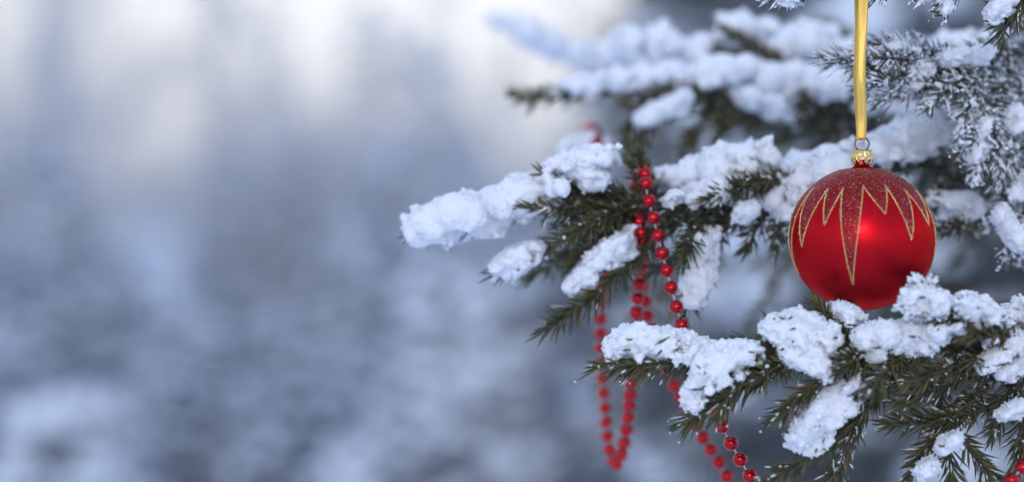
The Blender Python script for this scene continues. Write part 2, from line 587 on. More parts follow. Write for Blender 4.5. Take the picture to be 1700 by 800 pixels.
class Branch:
    def __init__(self, stem_px, z_trunk, r0=0.008, r1=0.003, label=None):
        pts = [trunk_at(z_trunk)] + [P(*p) for p in stem_px]
        self.q, self.u = spline(pts, 0.008)
        g = Geo()
        r = np.linspace(r0, r1, len(self.q)) * (1 + 0.08 * rng.normal(size=len(self.q)))
        tube(g, self.q, r, 8)
        self.o = g.obj('branch', ['bark'], tree)
        if label:
            self.o['label'] = label
        self.frost = Geo()
        self.drops = Geo()
        self.pokes = Geo()

    def shoot(self, px, ln=0.0155, dens=1900, frost=0.0, drops=0.0, spread=50, up=0.0, w=0.00080, world=None, r=0.0013, fr=1.0, rime=1.0):
        """one twig with its needles; px: list of (x, y, depth)"""
        pts = np.array(world) if world is not None else np.array([P(*p) for p in px])
        q, u = spline(pts, 0.004)
        t, s, up_ = frames(q)
        g = Geo()
        tube(g, q, np.linspace(r * 1.6, r * 0.7, len(q)), 5, 0)
        L_ = u[-1]
        n = int(L_ * dens)
        x = np.sort(rng.uniform(0.0, 1.0, n)) * L_
        f = x / L_ * (len(q) - 1)
        i = np.clip(f.astype(int), 0, len(q) - 2); f = (f - i)[:, None]
        pos = q[i] * (1 - f) + q[i + 1] * f
        tt, ss, uu = t[i], s[i], up_[i]
        phi = rng.uniform(0, 2 * math.pi, n)
        # parted below: pull azimuths towards the sides and the top
        phi = np.where((np.sin(phi) < -0.55) & (rng.uniform(size=n) < 0.35), phi + math.pi, phi)
        a = np.radians(np.clip(rng.normal(spread, 9, n), 18, 85)) * np.where(np.sin(phi) > 0.4, 0.85, 1.0)
        a *= np.where(x > L_ - 0.012, 0.35 + 0.65 * (L_ - x) / 0.012, 1.0)
        rd = np.cos(phi)[:, None] * ss + np.sin(phi)[:, None] * uu
        d = np.cos(a)[:, None] * tt + np.sin(a)[:, None] * rd
        d += rng.normal(size=d.shape) * 0.09 + UP * up
        d /= np.linalg.norm(d, axis=1)[:, None]
        ll = ln * rng.uniform(0.65, 1.12, n) * np.where(x > L_ * 0.9, 0.85, 1.0)
        bend = (tt * 0.12 + UP * -0.03) * ll[:, None] * rng.uniform(0.0, 1.0, (n, 1))
        tips = needles(g, pos, d, ll, w * rng.uniform(0.8, 1.2, n), bend, 1)
        g.obj('twig', ['bark', 'rimed_needle' if frost >= 0.45 else 'needle'], self.o)
        if frost > 0:
            # rime lies along the upper side of the needles, with a few loose grains
            heavy = frost >= 0.45
            m_ = rng.uniform(size=n) < (0.85 if heavy else 0.08 + frost * 1.3)
            v0 = np.where(rng.uniform(size=n) < 0.5, rng.uniform(0.0, 0.5, n), rng.uniform(0.4, 0.75, n))
            v1 = np.clip(v0 + rng.uniform(0.2, 0.6, n), 0, 1.04)
            if heavy:
                v0 = rng.uniform(0, 0.5, n); v1 = np.clip(v0 + rng.uniform(0.25, 0.8, n), 0, 1.08)
            lv = tips - pos
            ww = w * (rng.uniform(0.75, 1.6, n) if heavy else rng.uniform(0.35, 0.75, n)) * fr * rime
            st = pos + lv * v0[:, None] + UP * (w * 0.75) + rng.normal(size=pos.shape) * 0.0002
            needles(self.frost, st[m_], d[m_], (ll * (v1 - v0))[m_], ww[m_], np.zeros((m_.sum(), 3)), 0)
            if not heavy:
                k = (rng.uniform(size=n) < 0.05 + frost * 0.2) & (np.sin(phi) > -0.2)
                grains(self.frost, (pos + lv * rng.uniform(0.05, 0.4, (n, 1)) + UP * 0.0012)[k], rng.gamma(3.0, 0.00026, k.sum()), 'ico', (0.6, 1.5))
            for rep in range(6 if heavy else 2):
                k = rng.uniform(size=n) < (0.6 if heavy else frost)
                v = rng.uniform(0.1, 1.03, n)[:, None]
                pp = pos + lv * v + rng.normal(size=pos.shape) * 0.0005 + UP * 0.0006
                rr = rng.gamma(2.2, 0.00028 if heavy else 0.00014, n) * fr * rime
                grains(self.frost, pp[k], np.clip(rr[k], 0.0002, 0.0022))
        if drops > 0:
            m_ = (rng.uniform(size=n) < drops) & (d[:, 2] < 0.1)
            grains(self.drops, tips[m_], rng.uniform(0.0004, 0.0009, m_.sum()), 'ico', (0.9, 1.1))
        return q

    def laterals(self, n, t0, t1, ln, droop=0.35, side=None, **kw):
        """side twigs growing from the stem towards and away from the viewer"""
        t, s, u = frames(self.q)
        for k in range(n):
            i = int((t0 + (t1 - t0) * (k + rng.uniform(0.1, 0.9)) / n) * (len(self.q) - 1))
            sg = side if side is not None else (1 if k % 2 else -1)
            l_ = ln * rng.uniform(0.6, 1.15)
            hs = s[i] * sg
            d0 = t[i] * 0.75 + hs * 0.65 + rng.normal(size=3) * 0.08
            d0 /= np.linalg.norm(d0)
            p0 = self.q[i]
            self.shoot(None, world=[p0, p0 + d0 * l_ * 0.5 + UP * (-droop * 0.12 * l_), p0 + d0 * l_ + UP * (-droop * 0.5 * l_)], **kw)

    def mass(self, pts, d, thick=0.010, per=None, h=None, rough=1.0, grain=1.0, small=0.72, lace=False, vary=True, carve=1.0, poke=1.0):
        """a mass of snow following (px, py, radius px) points at depth d"""
        pts = np.array(pts, dtype=float)
        dd = np.broadcast_to(np.asarray(d, dtype=float), (len(pts),))
        w = np.array([P(p[0], p[1], e) for p, e in zip(pts, dd)])
        r = pts[:, 2] * K * dd * 1.10 + 0.0004
        seg = np.concatenate([[0], np.cumsum(np.linalg.norm(np.diff(w, axis=0), axis=1))]) if len(w) > 1 else np.array([0.0])
        Lm = seg[-1]
        rm = r.mean()
        if Lm > 2.5 * rm and vary:              # uneven thickness along the twig
            sg2 = np.linspace(0, Lm, max(len(pts), int(Lm / rm * 1.6)) + 1)
            w = np.stack([np.interp(sg2, seg, w[:, k]) for k in range(3)], 1)
            w[:, 2] += rng.uniform(-0.12, 0.12, len(w)) * rm
            r = np.interp(sg2, seg, r) * rng.uniform(0.72, 1.16, len(w))
            seg = sg2
        n = per or max(8, int((Lm / rm + 1.2) * 9))
        x = rng.uniform(0, Lm, n) if Lm > 0 else np.zeros(n)
        c = np.stack([np.interp(x, seg, w[:, k]) for k in range(3)], 1) if Lm > 0 else np.repeat(w, n, 0)
        rl = np.interp(x, seg, r) if Lm > 0 else np.full(n, r[0])
        if lace:
            n *= 3; x = np.tile(x, 3); c = np.tile(c, (3, 1)); rl = np.tile(rl, 3)
        rb = rl * (rng.uniform(0.10, 0.26, n) if lace else rng.uniform(0.32, small, n))
        ang = rng.uniform(0, 2 * math.pi, n)
        rr = np.sqrt(rng.uniform(0, 1, n)) * (rl - rb)
        c = c + np.stack([np.cos(ang) * rr, rng.normal(size=n) * thick, np.sin(ang) * rr], 1)
        # crumbs standing out of the rim, looser towards the underside where the needles comb the snow
        nc = int(n * 3.0)
        xx = rng.uniform(-0.02 * Lm, 1.02 * Lm, nc) if Lm > 0 else np.zeros(nc)
        c2 = np.stack([np.interp(xx, seg, w[:, k]) for k in range(3)], 1) if Lm > 0 else np.repeat(w, nc, 0)
        r2 = np.interp(xx, seg, r) if Lm > 0 else np.full(nc, r[0])
        an = rng.uniform(0, 2 * math.pi, nc)
        b2 = np.clip(r2 * rng.uniform(0.05, 0.17, nc), 0.0007, 0.0018)
        ro = r2 * (rng.uniform(0.70, 0.98, nc) + np.where(np.sin(an) < -0.2, rng.uniform(0, 0.3, nc), 0))
        c2 = c2 + np.stack([np.cos(an) * ro, rng.normal(size=nc) * thick * 1.2, np.sin(an) * ro], 1)
        c = np.vstack([c, c2]); rb = np.concatenate([rb, b2])
        # a continuous core
        if Lm > 0:
            xc = np.arange(0, Lm, rm * 0.5)
            cc = np.stack([np.interp(xc, seg, w[:, k]) for k in range(3)], 1)
            rc = np.interp(xc, seg, r) * (0.18 if lace else 0.45)
        else:
            cc, rc = w, r * 0.55
        C = np.vstack([c, cc]); R = np.concatenate([rb, rc])
        h = h or (0.00072 if dd.mean() < 1.37 else 0.001 if dd.mean() < 1.5 else 0.002)
        rough *= min(1.0, rm / 0.006)
        axis = None
        if abs(w[-1, 0] - w[0, 0]) > 0.8 * (w[:, 2].max() - w[:, 2].min()):
            od = np.argsort(w[:, 0])
            axis = (w[od, 0], w[od, 2], r[od])
        V, Q = snow_mesh(C, R, h, rough, axis, carve)
        if V is None:
            return
        if dd.mean() < 1.37 and poke > 0:          # needle ends standing out of the snow
            k = rng.choice(len(V), size=min(len(V), max(4, int(len(V) * 0.0017 * poke))), replace=False)
            v = V[k]
            ci = np.argmin(((v[:, None] - w[None]) ** 2).sum(-1), axis=1)
            out = v - w[ci]; out /= np.linalg.norm(out, axis=1)[:, None] + 1e-9
            keep = (out[:, 2] < 0.25) | (rng.uniform(size=len(v)) < 0.07)
            v, out = v[keep], out[keep]
            dr = out * 0.55 + np.array([-0.75, -0.1, -0.12]) + rng.normal(size=v.shape) * 0.28
            dr /= np.linalg.norm(dr, axis=1)[:, None]
            ln_ = rng.uniform(0.006, 0.011, len(v))
            needles(self.pokes, v - dr * 0.003, dr, ln_, np.full(len(v), 0.0008), np.zeros(v.shape), 0)
        lab = islands(len(V), Q)
        ids, cnt = np.unique(lab, return_counts=True)
        for one in ids[cnt > 0.12 * cnt.max()]:          # a mass that falls apart becomes separate clumps
            sel = lab == one
            re = np.cumsum(sel) - 1
            v, qq = V[sel], re[Q[sel[Q[:, 0]]]]
            g = Geo()
            g.add(v, None, qq)
            if grain > 0:
                pn = 0.5 + 0.5 * np.sin(v[:, 0] * 310 + 2.1 * np.sin(v[:, 2] * 260)) * np.sin(v[:, 2] * 340 + v[:, 1] * 290 + 1.7 * np.sin(v[:, 0] * 190))
                k = rng.uniform(size=len(v)) < 0.30 * grain * pn ** 2
                grains(g, v[k] + rng.normal(size=(k.sum(), 3)) * 0.0004, rng.gamma(2.0, 0.00022, k.sum()), stretch=(0.35, 1.9))
            g.obj('snow_clump', ['snow' if dd.mean() < 1.5 else 'rear_snow'], self.o)

    def done(self):
        if self.pokes.V:
            self.pokes.obj('needle_tips', ['needle'], self.o, kind='stuff')
        if self.frost.V:
            self.frost.obj('frost', ['frost'], self.o, smooth=False, kind='stuff')
        if self.drops.V:
            self.drops.obj('ice_drops', ['ice'], self.o, kind='stuff')


# ---- the front branch under the bauble
B = Branch([(1790, 600, 1.42), (1700, 575, 1.33), (1600, 572, 1.31), (1450, 575, 1.30), (1320, 582, 1.30), (1240, 588, 1.30)], 1.40, 0.009, 0.0026,
           'front branch below the bauble with bare needles under thick crusted snow')
f = dict(drops=0.08, frost=0.08)
B.shoot([(1240, 588, 1.30), (1150, 590, 1.30), (1080, 598, 1.30), (1003, 604, 1.30)], spread=48, up=-0.28, ln=0.018, **f)
B.shoot([(1230, 588, 1.30), (1160, 596, 1.295), (1090, 603, 1.29), (1030, 606, 1.285)], spread=50, up=-0.45, dens=1500, ln=0.017, **f)
B.shoot([(1300, 600, 1.30), (1235, 642, 1.295), (1180, 674, 1.29), (1135, 703, 1.288)], spread=45, up=-0.1, **f)
B.shoot([(1310, 596, 1.30), (1262, 610, 1.29), (1215, 650, 1.28), (1190, 690, 1.28)], spread=45, up=-0.15, **f)
B.shoot([(1330, 585, 1.30), (1285, 580, 1.30), (1240, 572, 1.305)], spread=50, dens=2200)
B.shoot([(1340, 590, 1.30), (1290, 610, 1.285), (1255, 630, 1.275)], spread=50, **f)
B.shoot([(1420, 580, 1.30), (1385, 545, 1.295), (1358, 505, 1.29)], spread=38, dens=2200, ln=0.012)
B.shoot([(1400, 580, 1.30), (1392, 545, 1.305), (1400, 512, 1.31)], spread=40, ln=0.012)
B.shoot([(1440, 590, 1.30), (1400, 612, 1.29), (1350, 642, 1.285), (1290, 692, 1.28)], spread=42, **f)
B.shoot([(1450, 585, 1.30), (1400, 588, 1.29), (1350, 592, 1.285), (1310, 600, 1.28)], spread=50, **f)
B.shoot([(1520, 585, 1.31), (1470, 640, 1.30), (1430, 690, 1.30), (1410, 730, 1.30)], spread=42, **f)
B.shoot([(1500, 582, 1.31), (1450, 615, 1.29), (1415, 660, 1.28)], spread=42, **f)
B.shoot([(1460, 650, 1.30), (1415, 705, 1.295), (1350, 755, 1.29), (1272, 798, 1.285)], spread=40, **f)
B.shoot([(1430, 690, 1.30), (1405, 740, 1.295), (1385, 800, 1.29)], spread=40, frost=0.25, drops=0.1)
B.shoot([(1700, 570, 1.33), (1620, 575, 1.305), (1550, 580, 1.29), (1478, 594, 1.28)], spread=46, dens=2200, **f)
B.shoot([(1710, 575, 1.33), (1640, 600, 1.30), (1570, 612, 1.285), (1500, 640, 1.28)], spread=48, dens=2200, **f)
B.shoot([(1720, 585, 1.33), (1660, 625, 1.31), (1580, 632, 1.30), (1500, 668, 1.29)], spread=48, frost=0.22)
B.shoot([(1720, 600, 1.34), (1655, 670, 1.32), (1560, 695, 1.31), (1478, 705, 1.30)], spread=48, frost=0.10, drops=0.05)
B.shoot([(1640, 640, 1.32), (1590, 690, 1.31), (1535, 748, 1.305), (1503, 800, 1.30)], spread=44, frost=0.06)
B.shoot([(1600, 650, 1.32), (1590, 710, 1.31), (1622, 760, 1.305), (1660, 806, 1.30)], spread=42, frost=0.08)
B.shoot([(1560, 610, 1.32), (1560, 680, 1.315), (1575, 740, 1.31), (1580, 800, 1.31)], spread=46, frost=0.12)
B.shoot([(1740, 620, 1.35), (1700, 690, 1.34), (1690, 770, 1.33)], spread=46, frost=0.2)
B.shoot([(1720, 590, 1.34), (1690, 640, 1.33), (1650, 720, 1.33)], spread=46, frost=0.25)
B.shoot([(1720, 560, 1.33), (1664, 548, 1.30), (1600, 536, 1.28), (1538, 520, 1.265)], spread=46, dens=2100, ln=0.013, frost=0.1)
B.shoot([(1740, 565, 1.33), (1690, 560, 1.29), (1640, 556, 1.27), (1600, 560, 1.26)], spread=46, ln=0.013)
B.shoot([(1780, 590, 1.4), (1730, 560, 1.34), (1690, 548, 1.31)], spread=46)
B.shoot([(1470, 578, 1.30), (1440, 590, 1.28), (1400, 605, 1.265)], spread=46, **f)
B.laterals(5, 0.66, 0.97, 0.06, 0.5, side=-1, frost=0.08)
B.mass([(1020, 586, 13), (1048, 568, 24), (1085, 570, 26), (1120, 571, 24), (1155, 575, 17), (1182, 582, 11)], 1.30, 0.009, vary=False, carve=0.8)
B.mass([(1150, 664, 17), (1163, 632, 28), (1188, 607, 28), (1222, 596, 22), (1264, 582, 12)], 1.285, 0.008)
B.mass([(1272, 541, 10), (1298, 546, 24), (1330, 548, 31), (1358, 560, 24), (1372, 572, 14)], 1.295, 0.010)
B.mass([(1315, 580, 18), (1348, 592, 17), (1365, 625, 12)], 1.28, 0.005)
B.mass([(1385, 519, 11), (1405, 524, 14), (1425, 534, 10)], 1.298, 0.006)
B.mass([(1428, 556, 16), (1455, 562, 29), (1490, 560, 25), (1530, 556, 20), (1575, 553, 15)], 1.288, 0.010, vary=False, carve=0.8)
for p_ in ([(1570, 512, 1.268), (1535, 508, 1.262), (1500, 512, 1.258)], [(1570, 510, 1.268), (1535, 495, 1.262), (1508, 490, 1.258)], [(1565, 508, 1.268), (1540, 485, 1.262), (1522, 468, 1.26)],
           [(1572, 508, 1.268), (1556, 490, 1.264), (1548, 476, 1.262)], [(1580, 514, 1.268), (1545, 518, 1.26), (1512, 520, 1.256)], [(1620, 525, 1.275), (1592, 512, 1.268), (1575, 498, 1.264)],
           [(1660, 535, 1.28), (1630, 515, 1.27), (1600, 496, 1.265)], [(1680, 540, 1.285), (1650, 520, 1.272), (1622, 498, 1.266)]):
    B.shoot(p_, ln=0.0062, dens=4200, spread=62, frost=0.9, rime=1.35)
B.mass([(1507, 506, 8), (1524, 488, 13), (1545, 500, 12), (1565, 502, 7)], 1.264, 0.004, small=0.6, grain=2.0)
B.mass([(1592, 506, 8), (1618, 509, 16), (1648, 520, 14)], 1.27, 0.006, grain=2)
B.mass([(1676, 514, 20), (1702, 528, 30), (1730, 545, 24)], 1.30, 0.009)
B.mass([(1640, 565, 14), (1690, 568, 17), (1712, 590, 14)], 1.29, 0.006)
B.mass([(1326, 735, 21), (1345, 714, 26), (1372, 689, 24), (1397, 664, 21), (1420, 646, 15), (1425, 620, 8)], 1.283, 0.007, vary=False, carve=1.2)
for x, y, r_ in [(1575, 735, 6), (1541, 778, 4.5), (1682, 684, 6), (1655, 594, 10), (1684, 616, 10), (1362, 600, 8)]:
    B.mass([(x - r_ * 2.2, y + r_ * 1.5, r_ * 0.4), (x - r_, y + r_ * 0.3, r_ * 0.65), (x, y, r_ * 0.8), (x + r_ * 1.3, y - r_ * 1.2, r_ * 0.5), (x + r_ * 2.4, y - r_ * 1.5, r_ * 0.35)], 1.285, 0.003, per=26, rough=1.6, small=0.6, grain=2)
B.done()

# ---- the middle branch behind the bauble, with the long snowy tip
B = Branch([(1760, 270, 1.78), (1640, 262, 1.60), (1500, 275, 1.52), (1350, 310, 1.46), (1200, 322, 1.44), (1060, 330, 1.43)], 1.66, 0.011, 0.003,
           'middle branch behind the bauble ending in a long snow-caked tip')
f = dict(frost=0.05)
B.shoot([(1060, 330, 1.43), (960, 322, 1.425), (880, 338, 1.42), (780, 368, 1.415), (690, 388, 1.41)], frost=0.35, up=-0.1)
B.shoot([(1070, 332, 1.43), (985, 318, 1.42), (940, 305, 1.41), (902, 288, 1.40)], dens=2200, **f)
B.shoot([(1060, 335, 1.43), (980, 345, 1.41), (920, 345, 1.40), (862, 345, 1.395)], dens=2200, **f)
B.shoot([(1070, 335, 1.43), (970, 378, 1.42), (890, 425, 1.415), (826, 452, 1.41)], frost=0.4)
B.shoot([(1075, 340, 1.43), (1010, 385, 1.42), (950, 440, 1.41)], **f)
B.shoot([(1065, 340, 1.43), (990, 370, 1.40), (935, 400, 1.39)], **f)
B.shoot([(1040, 335, 1.43), (985, 350, 1.44), (930, 375, 1.45)], **f)
B.shoot([(1130, 345, 1.43), (1065, 418, 1.41), (1000, 482, 1.40), (905, 548, 1.39)], dens=2100, **f)
B.shoot([(1080, 330, 1.43), (1060, 290, 1.435), (1046, 246, 1.44)], spread=40, **f)
B.shoot([(1090, 332, 1.43), (1075, 300, 1.42), (1062, 262, 1.41)], spread=40, **f)
B.shoot([(1240, 320, 1.44), (1170, 345, 1.42), (1105, 340, 1.41)], dens=2200, **f)
B.shoot([(1270, 318, 1.45), (1215, 368, 1.42), (1160, 400, 1.41), (1138, 432, 1.40)], **f)
B.shoot([(1230, 330, 1.44), (1190, 390, 1.42), (1165, 450, 1.41), (1134, 528, 1.40)], frost=0.3)
B.shoot([(1200, 325, 1.44), (1140, 370, 1.43), (1090, 380, 1.43)], **f)
B.shoot([(1320, 320, 1.45), (1270, 360, 1.43), (1240, 408, 1.42)], frost=0.15)
B.shoot([(1340, 315, 1.46), (1300, 370, 1.43), (1290, 410, 1.42)], frost=0.15)
B.shoot([(1300, 315, 1.45), (1240, 310, 1.41), (1180, 330, 1.39)], **f)
B.shoot([(1360, 310, 1.46), (1300, 300, 1.42), (1250, 305, 1.40)], frost=0.15)
B.shoot([(1560, 265, 1.55), (1500, 270, 1.47), (1440, 285, 1.44)], frost=0.2)
B.shoot([(1660, 275, 1.62), (1600, 300, 1.50), (1540, 340, 1.44), (1500, 370, 1.42)], frost=0.3)
B.shoot([(1690, 280, 1.64), (1650, 330, 1.50), (1600, 370, 1.44), (1560, 385, 1.42)], frost=0.35)
B.laterals(9, 0.45, 0.98, 0.13, 0.5, side=1, frost=0.1)
B.laterals(6, 0.62, 0.98, 0.07, 0.8, side=-1, frost=0.1)
B.mass([(692, 380, 28), (722, 376, 39), (770, 363, 39), (820, 348, 38), (865, 330, 35), (905, 316, 27), (930, 308, 18)], 1.412, 0.012, vary=False, carve=0.55, rough=0.85)
B.mass([(913, 284, 10), (945, 276, 18), (985, 268, 22), (1016, 264, 19)], 1.405, 0.010, carve=0.7, vary=False)
B.mass([(968, 296, 9), (1000, 298, 10)], 1.395, 0.004)
B.mass([(1094, 296, 11), (1120, 298, 18), (1150, 293, 30), (1190, 275, 35), (1230, 272, 35), (1275, 266, 30)], 1.43, 0.014, carve=0.6, vary=False, rough=0.85)
B.mass([(1145, 326, 20), (1190, 320, 25), (1235, 302, 26)], 1.415, 0.010, carve=0.8, vary=False)
B.mass([(1276, 344, 23), (1300, 314, 36), (1340, 290, 38), (1380, 280, 35), (1420, 264, 27), (1460, 250, 26)], 1.44, 0.016, carve=0.6, vary=False, rough=0.85)
B.mass([(1092, 302, 15), (1150, 306, 24), (1210, 300, 32), (1270, 300, 34), (1335, 304, 34), (1400, 296, 30)], 1.452, 0.014, carve=0.8, vary=False, rough=0.85)
B.mass([(1292, 356, 18), (1325, 335, 28), (1360, 330, 24)], 1.425, 0.010)
B.mass([(1450, 254, 28), (1500, 235, 33), (1540, 217, 33), (1585, 206, 28), (1620, 200, 20)], 1.47, 0.016, carve=0.6, vary=False, rough=0.85)
B.mass([(948, 479, 9), (983, 446, 16), (1015, 415, 22), (1048, 388, 22)], 1.405, 0.007)
B.mass([(826, 450, 10), (845, 438, 14), (870, 424, 13), (892, 412, 10)], 1.408, 0.006, rough=1.3, carve=1.4, vary=False)
B.mass([(1146, 500, 7), (1154, 480, 13), (1164, 448, 20), (1168, 415, 21), (1178, 382, 15)], 1.405, 0.006, rough=1.3, carve=1.7, vary=False)
B.mass([(1540, 338, 14), (1575, 335, 20), (1612, 346, 17)], 1.45, 0.009, rough=1.4)
for x, y, r_ in [(1240, 352, 12), (1115, 330, 10), (1385, 330, 16)]:
    B.mass([(x - r_ * 1.1, y + r_ * 0.6, r_ * 0.5), (x, y, r_ * 0.75), (x + r_ * 1.2, y - r_ * 0.4, r_ * 0.5)], 1.40, 0.003, per=16, rough=1.6, small=0.6, grain=2)
B.done()

# ---- frosted branch at the right, above the bauble
B = Branch([(1790, 60, 1.62), (1700, 85, 1.46), (1600, 112, 1.42), (1520, 122, 1.40), (1440, 112, 1.39)], 1.80, 0.009, 0.0025,
           'rime-coated branch with drooping frosted twigs to the right of the ribbon')
f = dict(frost=0.75, w=0.0006)
B.shoot([(1450, 112, 1.39), (1420, 105, 1.385), (1378, 100, 1.38)], **f)
B.shoot([(1640, 105, 1.43), (1560, 140, 1.41), (1465, 168, 1.39)], **f)
B.shoot([(1600, 112, 1.42), (1530, 85, 1.40), (1440, 72, 1.39)], **f)
B.shoot([(1560, 118, 1.41), (1500, 100, 1.38), (1430, 95, 1.37)], **f)
B.shoot([(1540, 120, 1.41), (1490, 130, 1.38), (1440, 145, 1.37)], frost=0.5)
B.shoot([(1680, 95, 1.45), (1655, 170, 1.41), (1640, 230, 1.40), (1618, 290, 1.39)], **f)
B.shoot([(1670, 100, 1.45), (1620, 150, 1.40), (1598, 215, 1.385)], **f)
B.shoot([(1720, 90, 1.47), (1705, 170, 1.43), (1690, 235, 1.41), (1660, 300, 1.40)], **f)
B.shoot([(1740, 120, 1.5), (1730, 220, 1.44), (1715, 300, 1.42), (1675, 420, 1.40)], **f)
B.shoot([(1740, 200, 1.5), (1700, 290, 1.44), (1650, 365, 1.42)], **f)
B.shoot([(1740, 260, 1.5), (1715, 340, 1.44), (1700, 420, 1.42)], **f)
B.shoot([(1650, 110, 1.44), (1600, 130, 1.40), (1545, 175, 1.38)], frost=0.5)
B.shoot([(1700, 90, 1.46), (1650, 80, 1.42), (1590, 92, 1.40)], **f)
B.shoot([(1620, 115, 1.43), (1580, 120, 1.45), (1510, 150, 1.46)], frost=0.5)
B.shoot([(1640, 180, 1.405), (1630, 215, 1.39), (1600, 250, 1.38)], **f)
B.shoot([(1640, 180, 1.405), (1655, 230, 1.40), (1658, 275, 1.395)], frost=0.5)
B.laterals(5, 0.5, 0.95, 0.07, 0.5, side=1, **f)
for p_ in ([(1455, 95, 9), (1490, 85, 10), (1520, 92, 9)], [(1500, 125, 8), (1540, 112, 11)], [(1560, 100, 10), (1600, 95, 13), (1640, 90, 14)],
           [(1620, 225, 10), (1640, 205, 12)], [(1610, 262, 8), (1624, 245, 10)], [(1660, 350, 18), (1680, 390, 16), (1692, 410, 12)],
           [(1690, 320, 18), (1712, 290, 20)], [(1680, 210, 12), (1692, 185, 14)], [(1505, 150, 9), (1525, 143, 9)], [(1400, 96, 9), (1425, 92, 10)]):
    B.mass([(a_, b_, c_ * 0.6) for a_, b_, c_ in p_], 1.395, 0.004, rough=1.3, small=0.55, grain=2)
B.done()

# ---- overhead branch just above the picture, which carries the ribbon
B = Branch([(1790, -60, 1.50), (1720, -38, 1.36), (1600, -40, 1.335), (1428, -46, 1.325), (1330, -36, 1.325), (1270, -30, 1.325)], 1.83, 0.007, 0.0022)
f = dict(frost=0.5)
B.shoot([(1740, -40, 1.36), (1700, 0, 1.34), (1672, 35, 1.335), (1664, 62, 1.33)], frost=0.1)
B.shoot([(1720, -40, 1.36), (1700, -10, 1.33), (1690, 20, 1.32)], frost=0.1)
B.shoot([(1620, -40, 1.335), (1580, -30, 1.33), (1540, -14, 1.33)], **f)
B.shoot([(1610, -40, 1.335), (1585, -20, 1.33), (1571, 4, 1.33)], **f)
B.shoot([(1360, -40, 1.325), (1330, -28, 1.325), (1292, -10, 1.325)], **f)
B.shoot([(1400, -42, 1.325), (1370, -34, 1.32), (1335, -16, 1.32)], **f)
B.shoot([(1500, -42, 1.33), (1475, -28, 1.33), (1455, -12, 1.33)], **f)
B.shoot([(1330, -36, 1.325), (1290, -34, 1.325), (1240, -30, 1.325)], **f)
B.mass([(1647, 32, 6), (1655, 20, 9), (1676, 8, 7)], 1.325, 0.005, rough=1.5, grain=2)
B.mass([(1296, 0, 4), (1318, -5, 5), (1340, -4, 5)], 1.325, 0.004, rough=1.5, small=0.5, per=14)
B.mass([(1535, -2, 4), (1555, -4, 5)], 1.328, 0.004, rough=1.5, small=0.5, per=12)
B.mass([(1569, 20, 3.5), (1571, 6, 3)], 1.328, 0.003, rough=1.5, small=0.5, per=10)
B.mass([(1300, -52, 14), (1380, -58, 16), (1414, -60, 14)], 1.327, 0.008)
B.mass([(1450, -60, 16), (1540, -62, 18), (1640, -62, 18)], 1.332, 0.008)
B.done()

# ---- upper rear branch, out of focus
B = Branch([(1700, 120, 1.86), (1550, 130, 1.74), (1400, 140, 1.66), (1250, 140, 1.63), (1100, 145, 1.62), (960, 158, 1.62)], 1.84, 0.010, 0.003,
           'blurred rear branch under a long bank of snow')
B.shoot([(980, 158, 1.62), (920, 160, 1.62), (858, 160, 1.62)], dens=2000)
for p_ in ([(1250, 150, 1.63), (1180, 160, 1.61), (1120, 190, 1.60)], [(1220, 150, 1.63), (1170, 200, 1.62), (1140, 250, 1.61)],
           [(1230, 150, 1.63), (1200, 190, 1.60), (1190, 240, 1.60)], [(1120, 150, 1.62), (1080, 200, 1.60), (1050, 262, 1.58)],
           [(1100, 150, 1.62), (1070, 185, 1.62), (1040, 215, 1.62)], [(1420, 150, 1.67), (1390, 200, 1.65), (1360, 245, 1.64)],
           [(1440, 150, 1.68), (1410, 210, 1.66), (1400, 250, 1.65)], [(1400, 150, 1.67), (1350, 200, 1.66), (1300, 230, 1.66)],
           [(1160, 145, 1.62), (1100, 165, 1.60), (1040, 170, 1.60)], [(1300, 150, 1.64), (1240, 190, 1.62), (1200, 210, 1.62)],
           [(1400, 145, 1.67), (1340, 210, 1.70), (1260, 240, 1.72)], [(1340, 140, 1.64), (1280, 100, 1.62), (1210, 55, 1.61)],
           [(1460, 150, 1.70), (1430, 180, 1.66), (1340, 190, 1.63)], [(1500, 150, 1.72), (1450, 210, 1.70), (1380, 230, 1.68)]):
    B.shoot(p_, dens=2200, frost=0.1)
B.laterals(8, 0.4, 0.82, 0.15, 0.3, side=1, dens=1700)
B.laterals(6, 0.5, 0.85, 0.10, 0.7, side=-1, dens=1700, frost=0.2)
B.mass([(905, 156, 12), (950, 146, 18), (1000, 138, 23), (1050, 130, 26), (1100, 130, 27), (1150, 125, 27), (1200, 120, 27), (1250, 128, 27), (1300, 138, 31), (1352, 138, 32), (1400, 130, 30)], 1.62, 0.022, carve=0.4, vary=False, rough=0.8)
for x, y, r_ in [(1038, 70, 25), (1096, 66, 28), (1155, 82, 22), (1220, 42, 26), (1268, 45, 18), (1276, 80, 28), (1322, 66, 27), (1364, 74, 28), (1398, 92, 26)]:
    B.mass([(x - 10, y + 12, r_ * 1.15), (x + 8, y, r_ * 1.05)], 1.67, 0.016, carve=0.5)
B.mass([(1225, 150, 16), (1272, 172, 18), (1312, 190, 14)], 1.60, 0.010)
B.mass([(1060, 202, 9), (1100, 182, 13), (1142, 160, 11)], 1.59, 0.008)
B.mass([(1460, 85, 22), (1500, 95, 26), (1540, 88, 24), (1580, 74, 27), (1622, 84, 27), (1665, 94, 25)], 1.58, 0.014)
B.mass([(940, 250, 14), (975, 238, 18), (1010, 240, 12)], 1.64, 0.010)
B.mass([(1420, 180, 18), (1460, 170, 22), (1510, 180, 22)], 1.62, 0.010)
B.done()

